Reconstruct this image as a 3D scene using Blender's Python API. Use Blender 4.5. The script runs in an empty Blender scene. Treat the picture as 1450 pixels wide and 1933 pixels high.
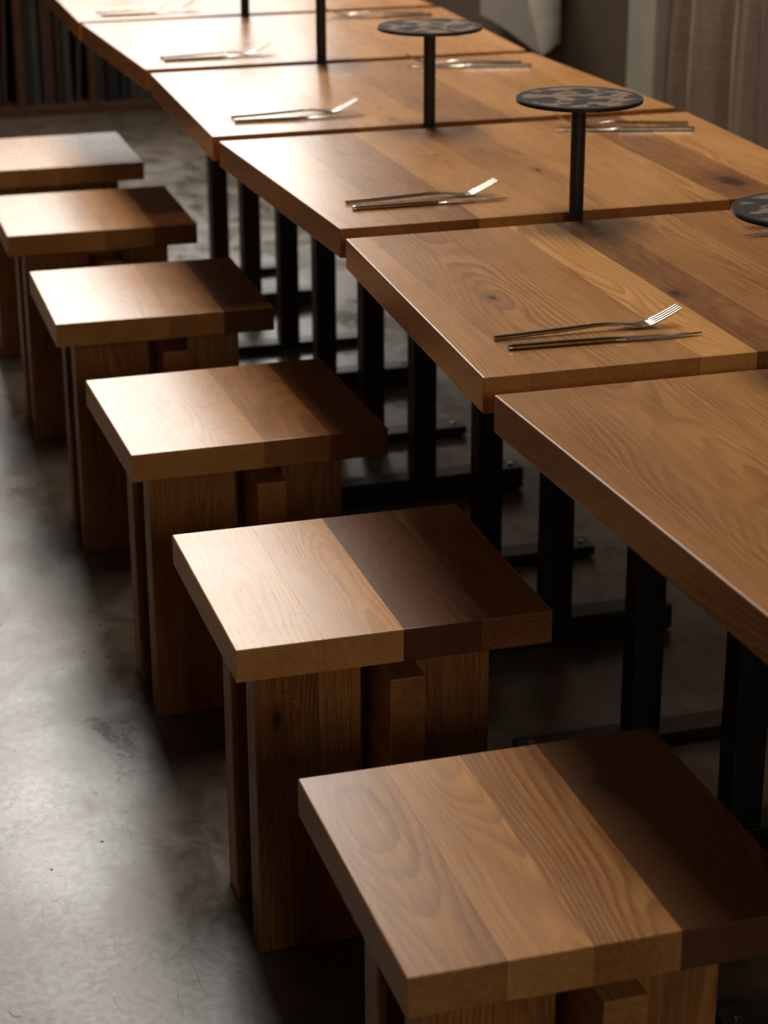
import bpy, bmesh, math, random
from mathutils import Vector, Matrix

random.seed(7)
scene = bpy.context.scene
COL = scene.collection
R = math.radians

# ------------------------------------------------------------------ camera
FPX = 3996.7                      # focal length in pixels of the 1450 x 1933 frame
cam_d = bpy.data.cameras.new('camera')
cam_d.sensor_fit = 'VERTICAL'
cam_d.sensor_height = 36.0
cam_d.lens = FPX / 1933.0 * 36.0
cam_d.clip_start = 0.05
cam_d.clip_end = 100
cam_d.dof.use_dof = True
cam_d.dof.focus_distance = 2.48
cam_d.dof.aperture_fstop = 7.0
cam = bpy.data.objects.new('camera', cam_d)
COL.objects.link(cam)
YAW, PIT, ROL = 0.2912, 0.3722, -0.0033
fwd = Vector((math.sin(YAW) * math.cos(PIT), math.cos(YAW) * math.cos(PIT), -math.sin(PIT)))
rgt = Vector((math.cos(YAW), -math.sin(YAW), 0))
upv = rgt.cross(fwd)
r2 = rgt * math.cos(ROL) + upv * math.sin(ROL)
u2 = -rgt * math.sin(ROL) + upv * math.cos(ROL)
M = Matrix((r2, u2, -fwd)).transposed().to_4x4()
M.translation = Vector((-0.853, -1.7705, 1.4519))
cam.matrix_world = M
scene.camera = cam

# ------------------------------------------------------------------ sky, windows' light, exposure
scene.view_settings.view_transform = 'Standard'
scene.view_settings.look = 'None'
scene.view_settings.exposure = 0.14
scene.view_settings.gamma = 1.0
scene.view_settings.use_curve_mapping = False

SKY = 12.5
world = bpy.data.worlds.new('overcast_sky')
scene.world = world
world.use_nodes = True
bg = world.node_tree.nodes['Background']
wnt = world.node_tree
wtc = wnt.nodes.new('ShaderNodeTexCoord')
wsep = wnt.nodes.new('ShaderNodeSeparateXYZ')
wnt.links.new(wtc.outputs['Generated'], wsep.inputs[0])
wmr = wnt.nodes.new('ShaderNodeMapRange')      # overcast sky: brighter towards the zenith, L = (1 + 2 sin e) / 3
wmr.inputs[1].default_value, wmr.inputs[2].default_value = 0.0, 1.0
wmr.inputs[3].default_value, wmr.inputs[4].default_value = 0.3333, 1.0
wnt.links.new(wsep.outputs[2], wmr.inputs[0])
wmx = wnt.nodes.new('ShaderNodeMath'); wmx.operation = 'MULTIPLY'
wmx.inputs[1].default_value = SKY
wnt.links.new(wmr.outputs[0], wmx.inputs[0])
wnt.links.new(wmx.outputs[0], bg.inputs['Strength'])
bg.inputs['Color'].default_value = (1.0, 0.955, 0.885, 1)

cy = scene.cycles
cy.max_bounces, cy.diffuse_bounces, cy.glossy_bounces, cy.transmission_bounces = 5, 3, 3, 1
cy.use_adaptive_sampling = True
cy.adaptive_threshold = 0.04
cy.caustics_reflective = False
cy.caustics_refractive = False

# room box
XL, XR, YB, YF, ZC = -3.4, 1.42, -4.6, 6.32, 6.4
# openings: tall window wall above the low shelf, and one small unseen window added behind the camera as fill
FWX0, FWX1, FWZ0, FWZ1 = -0.25, 1.38, 1.36, 5.9
BWX0, BWX1, BWZ0, BWZ1 = -1.0, 0.4, 1.8, 2.9

RLX0, RLX1, RLY0, RLY1 = -0.25, 1.38, 1.5, 5.2      # unseen roof opening over the far row, added for more diffuse light

def portal(name, loc, rot, sx, sy):
    d = bpy.data.lights.new(name, 'AREA')
    d.shape = 'RECTANGLE'
    d.size, d.size_y = sx, sy
    d.cycles.is_portal = True
    o = bpy.data.objects.new(name, d)
    o.location = loc
    o.rotation_euler = rot
    COL.objects.link(o)
portal('window_daylight', ((FWX0 + FWX1) / 2, YF + 0.02, (FWZ0 + FWZ1) / 2), (R(-90), 0, 0), FWX1 - FWX0, FWZ1 - FWZ0)
portal('back_window_fill', ((BWX0 + BWX1) / 2, YB - 0.02, (BWZ0 + BWZ1) / 2), (R(90), 0, 0), BWX1 - BWX0, BWZ1 - BWZ0)

portal('added_roof_fill', ((RLX0 + RLX1) / 2, (RLY0 + RLY1) / 2, ZC + 0.02), (0, 0, 0), RLX1 - RLX0, RLY1 - RLY0)

# ------------------------------------------------------------------ node helpers
def mat_new(name):
    m = bpy.data.materials.new(name)
    m.use_nodes = True
    nt = m.node_tree
    b = nt.nodes['Principled BSDF']
    return m, nt, b

class NB:
    def __init__(s, nt): s.nt = nt
    def n(s, t, **kw):
        o = s.nt.nodes.new(t)
        for k, v in kw.items(): setattr(o, k, v)
        return o
    def put(s, sock, v):
        if isinstance(v, bpy.types.NodeSocket): s.nt.links.new(v, sock)
        else: sock.default_value = v
    def math(s, op, a, b=None, c=None, clamp=False):
        o = s.n('ShaderNodeMath', operation=op, use_clamp=clamp)
        s.put(o.inputs[0], a)
        if b is not None: s.put(o.inputs[1], b)
        if c is not None: s.put(o.inputs[2], c)
        return o.outputs[0]
    def vmath(s, op, a, b=None, scale=None):
        o = s.n('ShaderNodeVectorMath', operation=op)
        s.put(o.inputs[0], a)
        if b is not None: s.put(o.inputs[1], b)
        if scale is not None: s.put(o.inputs['Scale'], scale)
        return o.outputs['Value'] if op in ('LENGTH', 'DISTANCE', 'DOT_PRODUCT') else o.outputs[0]
    def sep(s, v):
        o = s.n('ShaderNodeSeparateXYZ'); s.put(o.inputs[0], v); return o.outputs
    def comb(s, x, y, z):
        o = s.n('ShaderNodeCombineXYZ')
        for i, v in enumerate((x, y, z)): s.put(o.inputs[i], v)
        return o.outputs[0]
    def noise(s, v, scale=1.0, detail=2.0, rough=0.5, dist=0.0, col=False):
        o = s.n('ShaderNodeTexNoise')
        s.put(o.inputs['Vector'], v)
        o.inputs['Scale'].default_value = scale
        o.inputs['Detail'].default_value = detail
        o.inputs['Roughness'].default_value = rough
        o.inputs['Distortion'].default_value = dist
        return o.outputs['Color' if col else 'Fac']
    def mix(s, fac, a, b, mode='MIX'):
        o = s.n('ShaderNodeMix', data_type='RGBA', blend_type=mode)
        s.put(o.inputs[0], fac); s.put(o.inputs[6], a); s.put(o.inputs[7], b)
        return o.outputs[2]
    def maprange(s, v, a, b, c=0.0, d=1.0, smooth=True):
        o = s.n('ShaderNodeMapRange', interpolation_type='SMOOTHSTEP' if smooth else 'LINEAR')
        s.put(o.inputs[0], v)
        for i, q in enumerate((a, b, c, d)): o.inputs[1 + i].default_value = q
        return o.outputs[0]
    def attr(s, name):
        return s.n('ShaderNodeAttribute', attribute_type='OBJECT', attribute_name=name)
    def bump(s, h, strength, dist):
        o = s.n('ShaderNodeBump')
        o.inputs['Strength'].default_value = strength
        o.inputs['Distance'].default_value = dist
        s.put(o.inputs['Height'], h)
        return o.outputs[0]

def rgb(r, g, b): return (r, g, b, 1.0)

# ------------------------------------------------------------------ oak: solid wood, grain along local Y
def make_oak(name, dark, light, rough, ringw=0.0034):
    m, nt, b = mat_new(name)
    k = NB(nt)
    co = k.n('ShaderNodeTexCoord').outputs['Object']
    seed = k.attr('seed').outputs['Fac']
    tone = k.attr('tone').outputs['Fac']
    knot = k.sep(k.attr('knot').outputs['Vector'])
    off = k.comb(k.math('MULTIPLY', seed, 3.71), k.math('MULTIPLY', seed, 7.13), k.math('MULTIPLY', seed, 1.93))
    p = k.vmath('ADD', co, off)
    x, y, z = k.sep(co)
    # slow wander of the growth rings along the board
    w1 = k.sep(k.noise(k.vmath('MULTIPLY', p, (4.5, 1.5, 4.5)), 1.0, 2.0, 0.5, col=True))
    w2 = k.noise(k.vmath('MULTIPLY', p, (30, 4, 30)), 1.0, 2.0, 0.55)
    s1 = k.math('SUBTRACT', k.math('FRACT', k.math('MULTIPLY', seed, 0.618)), 0.5)
    s2 = k.math('FRACT', k.math('MULTIPLY', seed, 0.377))
    px = k.math('ADD', k.math('ADD', x, k.math('MULTIPLY', s1, 0.14)), k.math('MULTIPLY', k.math('SUBTRACT', w1[0], 0.5), 0.06))
    pz = k.math('ADD', k.math('ADD', k.math('ADD', z, 0.015), k.math('MULTIPLY', s2, 0.07)),
                k.math('MULTIPLY', k.math('SUBTRACT', w1[1], 0.5), 0.075))
    rad = k.math('SQRT', k.math('ADD', k.math('MULTIPLY', px, px), k.math('MULTIPLY', pz, pz)))
    # knots: bend the rings round them
    kd = k.vmath('LENGTH', k.comb(k.math('DIVIDE', k.math('SUBTRACT', x, knot[0]), k.math('ADD', knot[2], 1e-4)),
                                  k.math('DIVIDE', k.math('SUBTRACT', y, knot[1]), k.math('ADD', k.math('MULTIPLY', knot[2], 1.8), 1e-4)), 0.0))
    kd = k.math('ADD', kd, k.math('MULTIPLY', k.math('SUBTRACT', k.noise(p, 45, 3, 0.6), 0.5), 1.1))
    halo = k.maprange(kd, 3.2, 0.4)
    core = k.maprange(kd, 1.0, 0.3)
    rad = k.math('ADD', rad, k.math('MULTIPLY', halo, 0.018))
    rad = k.math('ADD', rad, k.math('MULTIPLY', w2, 0.0045))
    saw = k.math('FRACT', k.math('DIVIDE', rad, ringw))
    ring = k.math('MULTIPLY', k.maprange(saw, 0.25, 0.93), k.maprange(saw, 1.0, 0.93))
    ringamp = k.maprange(k.noise(k.vmath('MULTIPLY', p, (12, 2, 12)), 1.0, 2, 0.5), 0.3, 0.75, 0.25, 1.0)
    fib = k.noise(k.vmath('MULTIPLY', p, (230, 9, 230)), 1.0, 3.0, 0.65)
    fine = k.noise(k.vmath('MULTIPLY', p, (900, 34, 900)), 1.0, 2.0, 0.6)
    big = k.noise(k.vmath('MULTIPLY', p, (9, 2.2, 9)), 1.0, 3.0, 0.55)
    pore = k.math('MULTIPLY', k.maprange(fine, 0.56, 0.70), k.math('ADD', 0.35, k.math('MULTIPLY', ring, 0.65)))
    # colour
    t = k.math('ADD', tone, k.math('MULTIPLY', k.math('SUBTRACT', big, 0.5), 0.85))
    t = k.math('ADD', t, k.math('MULTIPLY', k.math('SUBTRACT', fib, 0.5), 0.75), clamp=True)
    base = k.mix(t, rgb(*dark), rgb(*light))
    base = k.mix(k.math('MULTIPLY', tone, -1.0, clamp=True), base, rgb(0.078, 0.040, 0.018))   # tone below 0: dark heartwood
    c1 = k.mix(k.math('MULTIPLY', k.math('MULTIPLY', ring, ringamp), 0.72), base, k.mix(1.0, base, rgb(0.46, 0.36, 0.29), 'MULTIPLY'))
    c2 = k.mix(k.math('MULTIPLY', pore, 0.65), c1, k.mix(1.0, c1, rgb(0.38, 0.29, 0.22), 'MULTIPLY'))
    c3 = k.mix(k.math('MULTIPLY', halo, 0.55), c2, k.mix(1.0, c2, rgb(0.42, 0.31, 0.24), 'MULTIPLY'))
    c4 = k.mix(k.math('MULTIPLY', core, 0.9), c3, rgb(0.025, 0.014, 0.009))
    nt.links.new(c4, b.inputs['Base Color'])
    rg = k.math('ADD', rough - 0.05, k.math('MULTIPLY', k.noise(p, 7, 3, 0.6), 0.08))
    rg = k.math('ADD', rg, k.math('MULTIPLY', pore, 0.12))
    nt.links.new(rg, b.inputs['Roughness'])
    b.inputs['IOR'].default_value = 1.5
    b.inputs['Specular IOR Level'].default_value = 0.48
    nt.links.new(k.bump(fib, 0.06, 0.0005), b.inputs['Normal'])
    return m

OAK = make_oak('oiled_oak', (0.205, 0.066, 0.016), (0.79, 0.375, 0.112), 0.28)
SHELFWOOD = make_oak('shelf_wood', (0.05, 0.018, 0.007), (0.15, 0.06, 0.022), 0.5)

def make_concrete():
    m, nt, b = mat_new('polished_concrete')
    k = NB(nt)
    co = k.n('ShaderNodeTexCoord').outputs['Object']
    big = k.noise(co, 1.6, 5, 0.6)
    mid = k.noise(k.vmath('MULTIPLY', co, (1.6, 1.0, 1.0)), 8, 7, 0.7, 0.6)
    fin = k.noise(co, 85, 4, 0.7)
    t = k.math('ADD', k.math('MULTIPLY', big, 0.5), k.math('MULTIPLY', mid, 0.5))
    c = k.mix(k.maprange(t, 0.32, 0.68), rgb(0.052, 0.036, 0.023), rgb(0.115, 0.084, 0.056))
    c = k.mix(k.maprange(fin, 0.45, 0.75, 0.0, 0.35), c, rgb(0.055, 0.044, 0.034))
    # dark specks and pits
    v = k.n('ShaderNodeTexVoronoi', feature='F1')
    k.put(v.inputs['Vector'], co); v.inputs['Scale'].default_value = 26
    pick = k.maprange(k.sep(v.outputs['Color'])[0], 0.80, 0.82)
    speck = k.math('MULTIPLY', k.maprange(v.outputs['Distance'], 0.10, 0.05), pick)
    # scratches: thin level lines of stretched, warped noise, in three directions
    scr = None
    for ang, sx, sy, th in ((12, 5.0, 0.9, 0.010), (78, 7.0, 1.1, 0.008), (140, 4.0, 1.3, 0.007)):
        mp = k.n('ShaderNodeMapping'); k.put(mp.inputs['Vector'], co)
        mp.inputs['Rotation'].default_value = (0, 0, R(ang))
        mp.inputs['Scale'].default_value = (sx, sy, 1)
        nn = k.noise(mp.outputs[0], 3.0, 2, 0.5)
        line = k.maprange(k.math('ABSOLUTE', k.math('SUBTRACT', nn, 0.53)), th * 0.45, 0.0)
        gate = k.maprange(k.noise(mp.outputs[0], 9.0, 2, 0.5), 0.56, 0.66)
        line = k.math('MULTIPLY', line, gate)
        scr = line if scr is None else k.math('MAXIMUM', scr, line)
    c = k.mix(k.math('MULTIPLY', speck, 0.8), c, rgb(0.018, 0.014, 0.011))
    c = k.mix(k.math('MULTIPLY', scr, 0.3), c, rgb(0.05, 0.036, 0.026))
    nt.links.new(c, b.inputs['Base Color'])
    rg = k.math('ADD', 0.23, k.math('MULTIPLY', k.maprange(t, 0.35, 0.65), 0.20))
    rg = k.math('ADD', rg, k.math('MULTIPLY', speck, 0.25))
    nt.links.new(rg, b.inputs['Roughness'])
    b.inputs['IOR'].default_value = 1.6
    h = k.math('ADD', k.math('MULTIPLY', k.noise(co, 60, 3, 0.65), 0.16), k.math('MULTIPLY', k.noise(co, 7, 3, 0.6), 0.4))
    sp = k.maprange(k.math('ADD', k.math('MULTIPLY', mid, 0.7), k.math('MULTIPLY', fin, 0.3)), 0.38, 0.60, 0.42, 1.0)
    worn = k.math('MULTIPLY', k.math('MAXIMUM', speck, k.math('MULTIPLY', scr, 0.75)), 0.9)
    k.put(b.inputs['Specular IOR Level'], k.math('MULTIPLY', sp, k.math('SUBTRACT', 1.0, worn)))
    nt.links.new(k.bump(h, 0.35, 0.003), b.inputs['Normal'])
    return m
CONCRETE = make_concrete()

def make_plain(name, c1, c2, rough, scale=6.0, metal=0.0, bump=0.0, bscale=60.0, spec=0.5):
    m, nt, b = mat_new(name)
    k = NB(nt)
    co = k.n('ShaderNodeTexCoord').outputs['Object']
    f = k.noise(co, scale, 5, 0.6)
    nt.links.new(k.mix(k.maprange(f, 0.3, 0.7), rgb(*c1), rgb(*c2)), b.inputs['Base Color'])
    nt.links.new(k.math('ADD', rough - 0.05, k.math('MULTIPLY', k.noise(co, scale * 3, 3, 0.6), 0.1)), b.inputs['Roughness'])
    b.inputs['Metallic'].default_value = metal
    b.inputs['Specular IOR Level'].default_value = spec
    if bump: nt.links.new(k.bump(k.noise(co, bscale, 4, 0.6), bump, 0.002), b.inputs['Normal'])
    return m

PLASTER = make_plain('warm_plaster', (0.17, 0.145, 0.11), (0.20, 0.17, 0.135), 0.85, 3, 0, 0.3, 40, 0.1)
BROWNWALL = make_plain('brown_wall_paint', (0.105, 0.074, 0.050), (0.135, 0.095, 0.064), 0.85, 2, 0, 0.2, 30, 0.05)
LITPLASTER = make_plain('lit_end_plaster', (0.42, 0.37, 0.285), (0.50, 0.44, 0.34), 0.8, 5, 0, 0.3, 25, 0.1)  # pale colour stands in for the light falling on the wall's near end
CEILING = make_plain('ceiling_plaster', (0.20, 0.175, 0.14), (0.23, 0.20, 0.165), 0.9, 3)
FRAMEMAT = make_plain('window_frame_paint', (0.03, 0.028, 0.025), (0.04, 0.036, 0.03), 0.5)
BLACKSTEEL = make_plain('black_powder_coat', (0.010, 0.010, 0.010), (0.017, 0.016, 0.015), 0.42, 30, 0, 0.15, 500)
STEEL = make_plain('satin_steel', (0.35, 0.31, 0.26), (0.45, 0.40, 0.335), 0.20, 60, 1.0)
CHROME = make_plain('chrome', (0.75, 0.74, 0.72), (0.80, 0.79, 0.77), 0.12, 40, 1.0)
DARKPLATE = make_plain('disc_underside', (0.012, 0.011, 0.010), (0.02, 0.018, 0.016), 0.4, 40)

def make_linen(name, c1, c2, sc=1.0):
    m, nt, b = mat_new(name)
    k = NB(nt)
    co = k.n('ShaderNodeTexCoord').outputs['Object']
    x, y, z = k.sep(co)
    th1 = k.noise(k.vmath('MULTIPLY', co, (260, 260, 9)), sc, 2, 0.5)
    th2 = k.noise(k.vmath('MULTIPLY', co, (9, 9, 320)), sc, 2, 0.5)
    f = k.math('ADD', k.math('MULTIPLY', th1, 0.5), k.math('MULTIPLY', th2, 0.5))
    nt.links.new(k.mix(k.maprange(f, 0.36, 0.62), rgb(*c1), rgb(*c2)), b.inputs['Base Color'])
    b.inputs['Roughness'].default_value = 0.9
    b.inputs['Specular IOR Level'].default_value = 0.15
    nt.links.new(k.bump(f, 0.4, 0.002), b.inputs['Normal'])
    return m
CURTAINMAT = make_linen('brown_linen', (0.42, 0.30, 0.235), (0.60, 0.45, 0.36))
CLOTHMAT = make_linen('pale_linen', (0.30, 0.255, 0.205), (0.36, 0.31, 0.25))

def make_disc():
    m, nt, b = mat_new('printed_disc_top')
    k = NB(nt)
    co = k.n('ShaderNodeTexCoord').outputs['Object']
    seed = k.attr('seed').outputs['Fac']
    p = k.vmath('ADD', co, k.comb(seed, k.math('MULTIPLY', seed, 2.3), 0.0))
    warp = k.vmath('SCALE', k.vmath('SUBTRACT', k.noise(p, 30, 2, 0.5, col=True), (0.5, 0.5, 0.5)), scale=0.035)
    q = k.vmath('MULTIPLY', k.vmath('ADD', p, warp), (22, 40, 1))
    n = k.noise(q, 1.0, 2.5, 0.5)
    rr = k.vmath('LENGTH', k.vmath('MULTIPLY', co, (1, 1, 0)))
    edge = k.maprange(rr, 0.083, 0.074)
    patch = k.math('MULTIPLY', k.maprange(n, 0.49, 0.51), edge)
    grain = k.noise(co, 900, 2, 0.5)
    dk = k.mix(grain, rgb(0.030, 0.024, 0.019), rgb(0.055, 0.044, 0.036))
    lt = k.mix(grain, rgb(0.21, 0.145, 0.092), rgb(0.28, 0.20, 0.13))
    nt.links.new(k.mix(patch, dk, lt), b.inputs['Base Color'])
    b.inputs['Roughness'].default_value = 0.8
    b.inputs['Specular IOR Level'].default_value = 0.12
    return m
DISCTOP = make_disc()

# ------------------------------------------------------------------ mesh helpers
def tag(o, label=None, cat=None, group=None, kind=None):
    if label: o['label'] = label
    if cat: o['category'] = cat
    if group: o['group'] = group
    if kind: o['kind'] = kind
    return o

def empty(name, loc, rz=0.0):
    o = bpy.data.objects.new(name, None)
    o.empty_display_size = 0.05
    o.location = loc
    o.rotation_euler = (0, 0, rz)
    COL.objects.link(o)
    return o

def obj(name, bm, mat, parent=None, loc=(0, 0, 0), rot=(0, 0, 0), smooth=False):
    me = bpy.data.meshes.new(name)
    bm.normal_update()
    bm.to_mesh(me)
    bm.free()
    for mm in (mat if isinstance(mat, (list, tuple)) else [mat]): me.materials.append(mm)
    if smooth:
        for f in me.polygons: f.use_smooth = True
    o = bpy.data.objects.new(name, me)
    o.location = loc
    o.rotation_euler = rot
    o.parent = parent
    COL.objects.link(o)
    return o

def bm_box(bm, x0, x1, y0, y1, z0, z1):
    v = [bm.verts.new(c) for c in ((x0, y0, z0), (x1, y0, z0), (x1, y1, z0), (x0, y1, z0),
                                   (x0, y0, z1), (x1, y0, z1), (x1, y1, z1), (x0, y1, z1))]
    for f in ((3, 2, 1, 0), (4, 5, 6, 7), (0, 1, 5, 4), (1, 2, 6, 5), (2, 3, 7, 6), (3, 0, 4, 7)):
        bm.faces.new([v[i] for i in f])
    return v

def box_bm(x0, x1, y0, y1, z0, z1, bev=0.0, seg=2):
    bm = bmesh.new()
    bm_box(bm, x0, x1, y0, y1, z0, z1)
    if bev: bmesh.ops.bevel(bm, geom=list(bm.edges), offset=bev, segments=seg, affect='EDGES', profile=0.5)
    return bm

def prism_bm(quad, z0, z1, seam_l=False, seam_r=False, bev=0.0016):
    """quad: near-left, near-right, far-right, far-left. Outer edges rounded, glued edges left sharp."""
    bm = bmesh.new()
    lo = [bm.verts.new((p[0], p[1], z0)) for p in quad]
    hi = [bm.verts.new((p[0], p[1], z1)) for p in quad]
    bm.faces.new(lo[::-1]); bm.faces.new(hi)
    for i in range(4):
        j = (i + 1) % 4
        bm.faces.new((lo[i], lo[j], hi[j], hi[i]))
    skip = set()
    if seam_r: skip |= {(1, 2)}
    if seam_l: skip |= {(3, 0)}
    es = []
    for e in bm.edges:
        a, b2 = e.verts
        for ring in (lo, hi):
            if a in ring and b2 in ring:
                i, j = ring.index(a), ring.index(b2)
                if (i, j) not in skip and (j, i) not in skip: es.append(e)
        for i in range(4):
            if {a, b2} == {lo[i], hi[i]}:
                if (i in (0, 3) and not seam_l) or (i in (1, 2) and not seam_r): es.append(e)
    bmesh.ops.bevel(bm, geom=es, offset=bev, segments=2, affect='EDGES', profile=0.5)
    return bm

def cyl_bm(r, z0, z1, n=32, bev=0.0):
    bm = bmesh.new()
    lo = [bm.verts.new((r * math.cos(2 * math.pi * i / n), r * math.sin(2 * math.pi * i / n), z0)) for i in range(n)]
    hi = [bm.verts.new((r * math.cos(2 * math.pi * i / n), r * math.sin(2 * math.pi * i / n), z1)) for i in range(n)]
    cap0 = bm.faces.new(lo[::-1]); cap1 = bm.faces.new(hi)
    for i in range(n):
        bm.faces.new((lo[i], lo[(i + 1) % n], hi[(i + 1) % n], hi[i]))
    if bev:
        es = list(cap0.edges) + list(cap1.edges)
        bmesh.ops.bevel(bm, geom=es, offset=bev, segments=2, affect='EDGES')
    return bm

_seed = [1.0]
def wood(o, tone=0.5, knot=None):
    _seed[0] += 1.37
    o['seed'] = _seed[0]
    o['tone'] = tone
    if knot: o['knot'] = knot
    return o

# ------------------------------------------------------------------ the room
def struct(name, bm, mat): return tag(obj(name, bm, mat), kind='structure')
struct('floor', box_bm(XL - 0.3, XR + 0.3, YB - 0.3, YF + 0.3, -0.15, 0.0), CONCRETE)
bm = bmesh.new()
for a in ((XL - .3, RLX0, YB - .3, YF + .3), (RLX1, XR + .3, YB - .3, YF + .3), (RLX0, RLX1, YB - .3, RLY0), (RLX0, RLX1, RLY1, YF + .3)):
    bm_box(bm, a[0], a[1], a[2], a[3], ZC, ZC + 0.15)
struct('ceiling', bm, CEILING)
bm = bmesh.new()
for a in ((XL - .3, FWX0, 0, ZC), (FWX1, XR + .3, 0, ZC), (FWX0, FWX1, 0, FWZ0), (FWX0, FWX1, FWZ1, ZC)):
    bm_box(bm, a[0], a[1], YF, YF + 0.3, a[2], a[3])
struct('wall_far', bm, PLASTER)
struct('wall_left', box_bm(XL - 0.3, XL, YB - 0.3, YF, 0, ZC), PLASTER)
bm = bmesh.new()
for a in ((XL, BWX0, 0, ZC), (BWX1, XR + .3, 0, ZC), (BWX0, BWX1, 0, BWZ0), (BWX0, BWX1, BWZ1, ZC)):
    bm_box(bm, a[0], a[1], YB - 0.3, YB, a[2], a[3])
struct('wall_back', bm, PLASTER)
bm = bmesh.new()
bm_box(bm, XR, XR + 0.3, 3.50, YF, 0, ZC)          # brown stretch beyond the pier coloured pale as if lit
bm_box(bm, XR + 0.18, XR + 0.3, YB, 3.50, 0, ZC)   # stretch behind the curtain
struct('wall_right', bm, BROWNWALL)
struct('pillar', box_bm(1.405, 1.60, 3.315, 3.50, 0, ZC, 0.006), LITPLASTER)

def window(name, axis, u0, u1, z0, z1, pos, nu, nz):
    w = empty(name, (0, 0, 0)); w['kind'] = 'structure'
    t = 0.05
    def bar(nm, a0, a1, b0, b1):
        if axis == 'x': bmx = box_bm(a0, a1, pos, pos + 0.06, b0, b1, 0.003)
        else: bmx = box_bm(pos - 0.06, pos, a0, a1, b0, b1, 0.003)
        obj(nm, bmx, FRAMEMAT, w)
    bar('window_stile', u0, u0 + t, z0, z1); bar('window_stile', u1 - t, u1, z0, z1)
    bar('window_rail', u0 + t, u1 - t, z0, z0 + t); bar('window_rail', u0 + t, u1 - t, z1 - t, z1)
    for i in range(1, nu):
        c = u0 + (u1 - u0) * i / nu
        bar('window_mullion', c - 0.018, c + 0.018, z0 + t, z1 - t)
    for i in range(1, nz):
        c = z0 + (z1 - z0) * i / nz
        bar('window_transom', u0 + t, u1 - t, c - 0.018, c + 0.018)
window('window_1', 'x', FWX0, FWX1, FWZ0, FWZ1, YF + 0.12, 2, 3)
window('fill_window', 'x', BWX0, BWX1, BWZ0, BWZ1, YB - 0.18, 2, 1)

# ------------------------------------------------------------------ stools
SA, SB, SH, ST = 0.3757, 0.36, 0.4558, 0.0407
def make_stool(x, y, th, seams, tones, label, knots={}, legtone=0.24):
    t = tag(empty('wooden_stool', (x, y, 0), th), label, 'stool', 'stools along the near side of the tables')
    g = 0.00012
    xs = [f * SA for f in seams]
    for i in range(len(xs) - 1):
        a = xs[i] + (g if i else 0); b2 = xs[i + 1] - (g if i < len(xs) - 2 else 0)
        cx, hw = (a + b2) / 2, (b2 - a) / 2
        o = obj('seat_plank', prism_bm([(-hw, -SB / 2), (hw, -SB / 2), (hw, SB / 2), (-hw, SB / 2)], -ST / 2, ST / 2,
                                       i > 0, i < len(xs) - 2, 0.0014), OAK, t, (cx, SB / 2, SH - ST / 2))
        wood(o, tones[i], knots.get(i))
    zt = SH - ST
    # two leg frames, each of upright boards; boards are built lying along Y and stood up
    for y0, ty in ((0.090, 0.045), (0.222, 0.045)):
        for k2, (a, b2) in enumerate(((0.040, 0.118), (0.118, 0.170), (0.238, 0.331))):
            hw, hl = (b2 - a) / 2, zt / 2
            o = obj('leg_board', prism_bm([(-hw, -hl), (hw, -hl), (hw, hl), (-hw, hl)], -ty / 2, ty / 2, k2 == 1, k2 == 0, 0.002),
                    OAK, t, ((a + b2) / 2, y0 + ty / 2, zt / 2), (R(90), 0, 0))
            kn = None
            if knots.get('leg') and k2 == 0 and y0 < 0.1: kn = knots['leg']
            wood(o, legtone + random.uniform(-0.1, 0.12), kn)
    # the stretcher slotted between the boards, its end grain towards the camera
    x0, x1, z0, z1 = 0.183, 0.2255, 0.17, 0.388
    o = obj('stretcher', box_bm(-(x1 - x0) / 2, (x1 - x0) / 2, -0.168, 0.168, -(z1 - z0) / 2, (z1 - z0) / 2, 0.0015),
            OAK, t, ((x0 + x1) / 2, SB / 2, (z0 + z1) / 2))
    wood(o, 0.34)
    # cleats that tie the stretcher to the frames and carry the seat
    for y0 in (0.090, 0.222):
        o = obj('cleat', box_bm(-0.034, 0.034, -0.0225, 0.0225, -(zt - 0.388) / 2, (zt - 0.388) / 2), OAK, t,
                (0.204, y0 + 0.0225, (zt + 0.388) / 2))
        wood(o, 0.3)
    return t

make_stool(-0.4083, -0.3481, -0.0005, (0, .235, .445, .66, 1), (.34, .62, .42, -.55), 'nearest wooden stool, its seat cut off by the bottom right corner of the picture',
           {3: (-0.03, 0.08, 0.014)})
make_stool(-0.3997, 0.3177, -0.0033, (0, .27, .52, .77, 1), (.85, .78, -.45, .15), 'wooden stool with a dark brown grained plank across its pale seat, second from the camera',
           {'leg': (-0.012, 0.11, 0.009)})
make_stool(-0.3944, 0.9841, 0.0149, (0, .51, .77, 1), (.68, .35, .0), 'wooden stool with swirling grain on its glossy seat, third from the camera',
           {0: (-0.055, 0.08, 0.004)})
make_stool(-0.3978, 1.6623, -0.0156, (0, .26, .515, .765, 1), (.62, .60, .42, -.3), 'wooden stool with glossy seat and dark right plank, fourth from the camera')
make_stool(-0.3966, 2.2998, -0.0135, (0, .26, .51, .77, 1), (.6, .56, .40, .0), 'wooden stool second farthest from the camera, its left corner cut by the frame')
make_stool(-0.3881, 2.9081, -0.0038, (0, .25, .5, .75, 1), (.6, .62, .55, .5), 'farthest wooden stool, standing towards the record shelf, half cut by the left frame edge')

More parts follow.
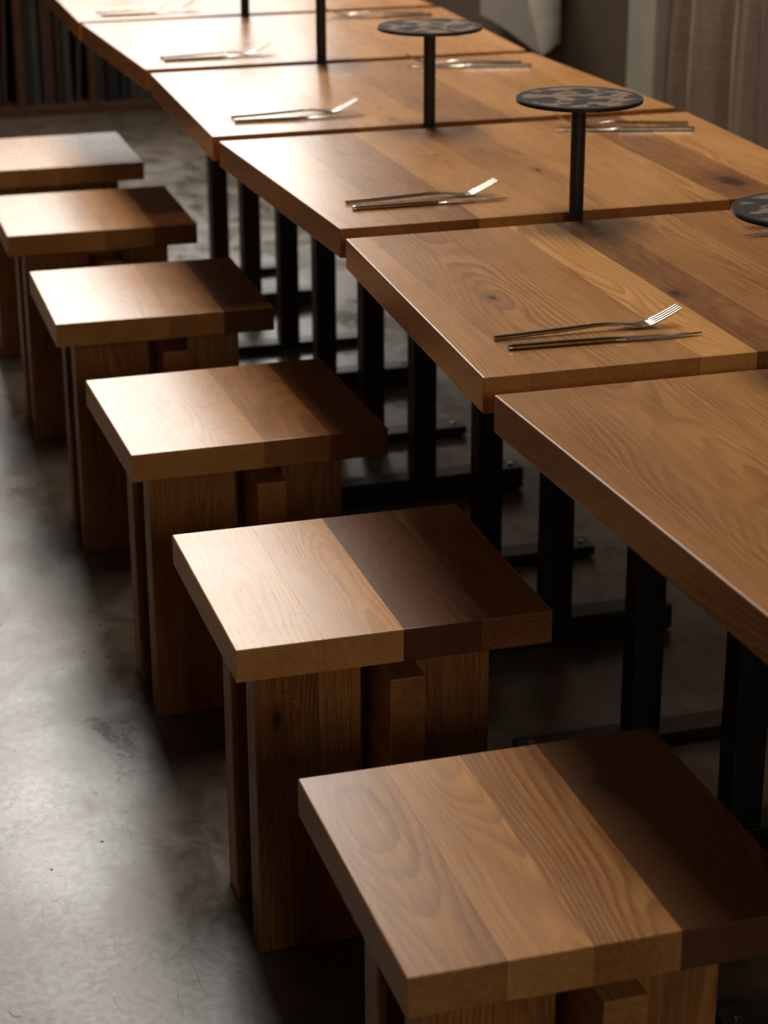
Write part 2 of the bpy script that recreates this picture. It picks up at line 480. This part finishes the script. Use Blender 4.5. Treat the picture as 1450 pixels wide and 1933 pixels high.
# ------------------------------------------------------------------ tables: trapezoid tops, alternately turned round
TL, TS, TW, TH, TT = 0.845, 0.7956, 0.6445, 0.75, 0.0422
TABLES = {
    'A': (0.2942, -0.0796, -0.0058, True), 'B': (0.3056, 0.6252, -0.0029, False), 'C': (0.3126, 1.3279, 0.0053, True),
    'D': (0.3061, 2.0149, 0.0097, False), 'E': (0.3039, 2.7023, -0.0039, True), 'F': (0.2965, 3.3846, 0.0194, False)}
def make_table(key, seams, tones, label, knots={}):
    x, y, th, longfar = TABLES[key]
    t = tag(empty('dining_table', (x, y, 0), th), label, 'table', 'trapezoid dining tables in a row')
    n2, f2 = (TS / 2, TL / 2) if longfar else (TL / 2, TS / 2)
    h = TW / 2
    g = 0.00012
    near = [-n2] + [s for s in seams] + [n2]
    far = [-f2] + [s for s in seams] + [f2]
    m = len(near) - 1
    for i in range(m):
        l0, r0, l1, r1 = near[i], near[i + 1], far[i], far[i + 1]
        if i: l0 += g; l1 += g
        if i < m - 1: r0 -= g; r1 -= g
        cx = (l0 + r0 + l1 + r1) / 4
        o = obj('tabletop_plank', prism_bm([(l0 - cx, -h), (r0 - cx, -h), (r1 - cx, h), (l1 - cx, h)], -TT / 2, TT / 2, i > 0, i < m - 1, 0.0016),
                OAK, t, (cx, 0, TH - TT / 2))
        kn = None
        if i in knots: kn = (knots[i][0] - cx, knots[i][1], knots[i][2])
        wood(o, tones[i], kn)
    zt = TH - TT
    for yy, fh in ((-0.165, 0.046), (0.165, 0.022)):
        obj('post', box_bm(-0.0225, 0.0225, -0.0225, 0.0225, -(zt - fh) / 2, (zt - fh) / 2 - 0.006, 0.002), BLACKSTEEL, t, (0, yy, (zt + fh) / 2))
        obj('top_plate', box_bm(-0.20, 0.20, -0.03, 0.03, -0.003, 0.003, 0.001), BLACKSTEEL, t, (0, yy, zt - 0.003))
        ft = obj('foot_bar', box_bm(-0.19, 0.20, -0.025, 0.025, 0.004, fh, 0.003), BLACKSTEEL, t, (0, yy, 0))
        for sx in (-0.17, 0.18):
            obj('levelling_foot', cyl_bm(0.013, 0, 0.0045, 20), BLACKSTEEL, ft, (sx, 0, 0))
            obj('foot_bolt', cyl_bm(0.006, 0, 0.005, 14, 0.0012), CHROME, ft, (sx, 0, fh - 0.001))
    return t

make_table('A', (-.12, .02, .13, .25), (.46, .42, .5, .45, .5), 'nearest wooden table with a bare top, cut off by the right edge of the picture')
make_table('B', (-.366, -.165, -.095, -.03, .08, .18, .29), (.58, .46, .96, .20, .46, .30, .56, .40),
           'wooden table with a pale plank stripe under its fork, second from the camera', {3: (-.083, -.066, .009), 1: (-.306, -.02, .006)})
make_table('C', (-.3056, -.1936, -.08, .02, .195, .29), (.58, .30, .70, .46, .58, .22, .66),
           'wooden table with a big black knot at its right side, third from the camera', {5: (.25, -.215, .026), 3: (.0, -.048, .007)})
make_table('D', (-.29, -.17, -.03, .11, .22, .32), (.60, .42, .68, .36, .60, .45, .70), 'wooden table with glossy left half, fourth from the camera', {4: (.16, .24, .008), 2: (-.09, -.27, .006)})
make_table('E', (-.27, -.13, .02, .14, .27), (.6, .56, .5, .64, .68, .72), 'second farthest wooden table, its left half pale with glare')
make_table('F', (-.27, -.13, .02, .14, .27), (.6, .6, .62, .66, .66, .7), 'farthest wooden table, cut off by the top edge of the picture')

# ------------------------------------------------------------------ round plates on posts, in the gaps between the tables
def make_stand(x, y, label, seed, zt=0.918):
    t = tag(empty('disc_stand', (x, y, 0.69)), label, 'stand', 'disc stands between the tables')
    d = obj('disc', cyl_bm(0.0885, -0.005, -0.0004, 96, 0.0012), DARKPLATE, t, (0, 0, zt - 0.69), smooth=False)
    f = obj('printed_face', cyl_bm(0.0868, -0.0004, 0.0002, 96), DISCTOP, d)
    f['seed'] = seed
    f['label'] = 'dark matt face with pale blotched print'
    obj('pole', cyl_bm(0.0103, 0.006, zt - 0.69 - 0.005, 32), BLACKSTEEL, t, smooth=False)
    obj('clamp_plate', box_bm(-0.03, 0.03, -0.055, 0.055, -0.0, 0.006, 0.001), BLACKSTEEL, t, (0, 0, 0.0115))
    return t
make_stand(0.250, 0.273, 'dark disc stand cut off by the right edge of the picture', 3.1)
make_stand(0.256, 0.977, 'dark disc stand with pale blotched print, rising between the third and second nearest tables', 11.4)
make_stand(0.262, 1.672, 'dark disc stand with its round plate seen just under the top edge of the picture', 5.7)
make_stand(0.257, 2.358, 'black disc stand post in the middle distance, its plate cut off by the top edge', 8.2)
make_stand(0.262, 3.044, 'farthest black disc stand post, only its foot showing at the top edge', 2.9)

# ------------------------------------------------------------------ cutlery
def loft(bm, stations, rnd=0.45):
    """stations: (s, y_centre, z_centre, width, thickness); eight-sided section, closed ends"""
    rings = []
    for s, yc, zc, w, t in stations:
        a, c = w / 2, t / 2
        pts = [(-a, -c * rnd), (-a * .62, -c), (a * .62, -c), (a, -c * rnd), (a, c * rnd), (a * .62, c), (-a * .62, c), (-a, c * rnd)]
        rings.append([bm.verts.new((s, yc + py, zc + pz)) for py, pz in pts])
    bm.faces.new(rings[0])
    bm.faces.new(rings[-1][::-1])
    for r0, r1 in zip(rings, rings[1:]):
        for i in range(8):
            j = (i + 1) % 8
            bm.faces.new((r0[j], r0[i], r1[i], r1[j]))

def fork_mesh():
    bm = bmesh.new()
    st = [(0, .0030, .0066, .0052), (.03, .0036, .0066, .0052), (.07, .0048, .0064, .0050), (.10, .0060, .0062, .0046), (.125, .0070, .0060, .0042),
          (.14, .0069, .0066, .0036), (.152, .0058, .0095, .0030), (.163, .0044, .0140, .0025), (.172, .0030, .0180, .0022), (.182, .0026, .0205, .0020),
          (.190, .0036, .0212, .0019), (.197, .0056, .0212, .0018)]
    def zz(s): return s
    loft(bm, [(s, 0, z, w, t) for s, z, w, t in st])
    for i in range(4):
        yc = (i - 1.5) * .0058
        loft(bm, [(.196, yc, .0053, .0040, .0018), (.205, yc * .99, .0086, .0037, .0018), (.215, yc * .97, .0130, .0034, .0017),
                  (.225, yc * .95, .0180, .0030, .0015), (.2305, yc * .94, .0208, .0020, .0012)])
    me = bpy.data.meshes.new('fork')
    bmesh.ops.recalc_face_normals(bm, faces=bm.faces)
    bm.to_mesh(me); bm.free()
    me.materials.append(STEEL)
    return me
def knife_handle_mesh():
    bm = bmesh.new()
    loft(bm, [(0, 0, .0032, .0070, .0056), (.004, 0, .0032, .0078, .0062), (.06, 0, .0032, .0078, .0062), (.115, 0, .0032, .0074, .0056), (.128, 0, .0030, .0074, .0048)])
    bmesh.ops.recalc_face_normals(bm, faces=bm.faces)
    me = bpy.data.meshes.new('knife_handle'); bm.to_mesh(me); bm.free(); me.materials.append(STEEL)
    return me
def knife_blade_mesh():
    bm = bmesh.new()
    loft(bm, [(.1275, 0, .0030, .0074, .0046), (.14, -.0006, .0029, .0100, .0036), (.165, -.0012, .0028, .0116, .0026), (.20, -.0010, .0027, .0096, .0020),
              (.222, 0, .0026, .0064, .0016), (.235, .001, .0026, .0026, .0012)], .3)
    bmesh.ops.recalc_face_normals(bm, faces=bm.faces)
    me = bpy.data.meshes.new('knife_blade'); bm.to_mesh(me); bm.free(); me.materials.append(STEEL)
    return me
FORK, KH, KB = fork_mesh(), knife_handle_mesh(), knife_blade_mesh()
def place_fork(x, y, ang, label):
    o = bpy.data.objects.new('fork', FORK)
    o.location = (x, y, TH + 0.0004); o.rotation_euler = (0, 0, R(ang))
    COL.objects.link(o)
    tag(o, label, 'fork', 'steel forks on the tables')
def place_knife(x, y, ang, label):
    e = tag(empty('table_knife', (x, y, TH + 0.0003), R(ang)), label, 'knife', 'steel knives on the tables')
    for nm, me in (('handle', KH), ('blade', KB)):
        o = bpy.data.objects.new(nm, me); o.parent = e; COL.objects.link(o)
WHERE = {'B': 'second nearest table', 'C': 'third nearest table', 'D': 'fourth nearest table', 'E': 'second farthest table', 'F': 'farthest table'}
for key, fx, fy, fa, kx, ky, ka in (('B', -.060, .432, 0.5, -.057, .393, -2.6), ('C', -.036, 1.144, 0.0, -.037, 1.104, -0.7),
                                    ('D', -.049, 1.833, 1.0, -.052, 1.793, -2.2), ('E', -.044, 2.495, 1.0, -.043, 2.461, 1.5),
                                    ('F', -.059, 3.183, -5.0, -.058, 3.122, 0.7)):
    place_fork(fx, fy, fa, 'slim steel fork at the left side of the ' + WHERE[key] + ', beside the stools')
    place_knife(kx, ky, ka, 'slim steel knife at the left side of the ' + WHERE[key] + ', beside the stools')
for key, fx, fy, fa, kx, ky, ka in (('B', .680, .812, 172, .664, .772, 175), ('C', .684, 1.539, 166, .674, 1.493, 164.5),
                                    ('D', .631, 2.217, 166, .638, 2.181, 166.7), ('E', .655, 2.935, 174, .663, 2.896, 176.7)):
    place_fork(fx, fy, fa, 'slim steel fork at the far right side of the ' + WHERE[key] + ', towards the curtain')
    place_knife(kx, ky, ka, 'slim steel knife at the far right side of the ' + WHERE[key] + ', towards the curtain')

# ------------------------------------------------------------------ low shelf of record sleeves under the far window
SY0, SY1 = 5.93, 6.30
sh = tag(empty('record_shelf', (0, SY0, 0)), 'low dark wooden shelf filled with upright sleeves along the far wall', 'shelf')
def shelf_board(nm, x0, x1, z0, z1, y0=SY0, y1=SY1 - 0.01):
    L = x1 - x0
    if L > z1 - z0:   # lying board: grain along its length
        o = obj(nm, box_bm(-(z1 - z0) / 2, (z1 - z0) / 2, -L / 2, L / 2, -(y1 - y0) / 2, (y1 - y0) / 2, 0.002), SHELFWOOD, sh,
                ((x0 + x1) / 2, (y0 + y1) / 2 - SY0, (z0 + z1) / 2))
        o.rotation_euler = Matrix(((0, 1, 0), (0, 0, 1), (1, 0, 0))).to_euler()
    else:
        o = obj(nm, box_bm(-L / 2, L / 2, -(z1 - z0) / 2, (z1 - z0) / 2, -(y1 - y0) / 2, (y1 - y0) / 2, 0.002), SHELFWOOD, sh,
                ((x0 + x1) / 2, (y0 + y1) / 2 - SY0, (z0 + z1) / 2), (R(90), 0, 0))
    wood(o, 0.45)
SX0, SX1 = -0.77, 1.38
DIV = [-0.752, -0.47, -0.185, 0.099, 0.358, 0.64, 0.92, 1.20]
shelf_board('shelf_board', SX0, SX1, 0.0, 0.035)
shelf_board('shelf_board', SX0, SX1, 0.455, 0.485)
shelf_board('shelf_board', SX0, SX1, 0.925, 0.955)
for x in DIV:
    shelf_board('divider', x - 0.016, x + 0.016, 0.035, 0.455)
    shelf_board('divider', x - 0.016, x + 0.016, 0.485, 0.925)
shelf_board('back_panel', SX0, SX1, 0.035, 0.925, SY1 - 0.01, SY1)

SLEEVES = {}
for nm, c in (('charcoal', (0.022, 0.021, 0.020)), ('grey', (0.085, 0.078, 0.070)), ('russet', (0.13, 0.045, 0.025)),
              ('tan', (0.24, 0.17, 0.11)), ('teal', (0.03, 0.045, 0.05)), ('brown', (0.10, 0.055, 0.03))):
    SLEEVES[nm] = make_plain('card_' + nm, tuple(v * 0.5 for v in c), tuple(v * 0.7 for v in c), 0.6, 40)
def sleeve(x, w, tilt, hgt, colr, label, y=SY0 + 0.02):
    o = obj('record_sleeve', box_bm(-w / 2, w / 2, 0, 0.31, 0, hgt, 0.001), SLEEVES[colr], None, (x, y, 0.0352 + abs(math.sin(tilt)) * w / 2), (0, tilt, 0))
    tag(o, label, 'record', 'upright sleeves on the low far shelf')
rs = random.Random(3)
ORD = ('first', 'second', 'third', 'fourth', 'fifth', 'sixth', 'seventh', 'eighth', 'ninth', 'tenth', 'eleventh', 'twelfth', 'thirteenth', 'fourteenth', 'fifteenth', 'sixteenth')
for b, x0, bay in ((2, -0.02, 'leftmost shelf bay'), (3, DIV[3] + 0.018, 'middle shelf bay'), (4, DIV[4] + 0.018, 'shelf bay beside the tables')):
    x1 = DIV[b + 1] - 0.018
    x = x0 + 0.003
    q = 0
    while x < x1 - 0.065:
        w = rs.choice((0.010, 0.014, 0.018, 0.024))
        c = rs.choice(('charcoal', 'charcoal', 'charcoal', 'teal', 'grey', 'brown', 'russet'))
        if abs(x - 0.275) < 0.014 and b == 3: c, w = 'tan', 0.026
        sleeve(x + w / 2, w, 0.0, rs.uniform(0.375, 0.405), c, 'upright dark ' + c + ' sleeve, ' + ORD[q] + ' from the left in the ' + bay)
        q += 1
        x += w + rs.choice((0.0008, 0.0015, 0.004, 0.012))
    c = ('brown', 'grey', 'russet')[b - 2]
    sleeve(x + 0.012, 0.012, 0.045, 0.385, c, 'leaning ' + c + ' sleeve at the right end of the ' + bay)

# ------------------------------------------------------------------ curtain along the right wall
def curtain():
    bm = bmesh.new()
    y0, y1, z0, z1 = 0.6, 3.30, 0.03, 3.2
    NU, NV = 330, 26
    rc = random.Random(11)
    ph = [rc.uniform(0, 6.28) for _ in range(6)]
    rows = []
    for j in range(NV + 1):
        v = j / NV
        z = z0 + (z1 - z0) * v
        row = []
        for i in range(NU + 1):
            u = i / NU
            y = y0 + (y1 - y0) * u
            w = y * 2 * math.pi
            gather = 1.0 - 0.25 * v
            x = (0.045 * math.sin(w * 4.3 + ph[0] + 0.9 * math.sin(w * 0.9) + 0.5 * math.sin(2.3 * z)) +
                 0.015 * math.sin(w * 9.1 + ph[1] + 0.8 * math.sin(2.0 * z + ph[4])) +
                 0.006 * math.sin(w * 23.0 + ph[2] + 2.5 * z) + 0.004 * math.sin(w * 5 + 9 * z + ph[3])) * gather
            row.append(bm.verts.new((1.475 + x, y + 0.008 * math.sin(w * 8 + 2 * z), z)))
        rows.append(row)
    for j in range(NV):
        for i in range(NU):
            bm.faces.new((rows[j][i], rows[j + 1][i], rows[j + 1][i + 1], rows[j][i + 1]))
    t = tag(empty('curtain', (1.475, 1.95, 0)), 'brownish linen curtain in soft vertical folds at the upper right', 'curtain')
    o = obj('fabric', bm, CURTAINMAT, t, (-1.475, -1.95, 0), smooth=True)
    s = o.modifiers.new('thickness', 'SOLIDIFY'); s.thickness = 0.002
    obj('curtain_rod', cyl_bm(0.012, -1.4, 1.4, 20), BLACKSTEEL, t, (0, 0, 3.21), (R(90), 0, 0))
curtain()

# ------------------------------------------------------------------ pale cloth hanging on the brown wall
def cloth():
    t = tag(empty('hanging_cloth', (1.38, 4.2, 0.49)), 'pale linen cloth hanging with a diagonal crease behind the far table corner', 'cloth')
    bm = bmesh.new()
    zb, zt = 0.49, 1.60
    NV, NU = 14, 16
    rows = []
    for j in range(NV + 1):
        v = j / NV
        z = zb + (zt - zb) * v
        # plan: far end, crease, near end; the crease runs away from the camera higher up
        Lp = Vector((1.375, 4.60)); Rp = Vector((1.395 + 0.0 * v, 3.965))
        cy = 3.845 + 0.62 * min(v * 1.9, 0.75)
        Cp = Vector((1.300 + 0.030 * min(v * 1.9, 1), cy))
        row = []
        for i in range(NU + 1):
            u = i / NU
            if u < 0.5: q = Lp.lerp(Cp, u * 2)
            else: q = Cp.lerp(Rp, (u - 0.5) * 2)
            row.append(bm.verts.new((q.x + 0.004 * math.sin(6 * u + 5 * z), q.y, z + 0.006 * math.sin(9 * u))))
        rows.append(row)
    for j in range(NV):
        for i in range(NU):
            bm.faces.new((rows[j][i], rows[j][i + 1], rows[j + 1][i + 1], rows[j + 1][i]))
    o = obj('cloth_sheet', bm, CLOTHMAT, t, (-1.38, -4.2, -0.49))
    s = o.modifiers.new('thickness', 'SOLIDIFY'); s.thickness = 0.004
    obj('peg_rail', box_bm(-0.012, 0.012, -0.36, 0.36, -0.02, 0.02, 0.002), BLACKSTEEL, t, (0.026, 0.03, 1.12))
cloth()
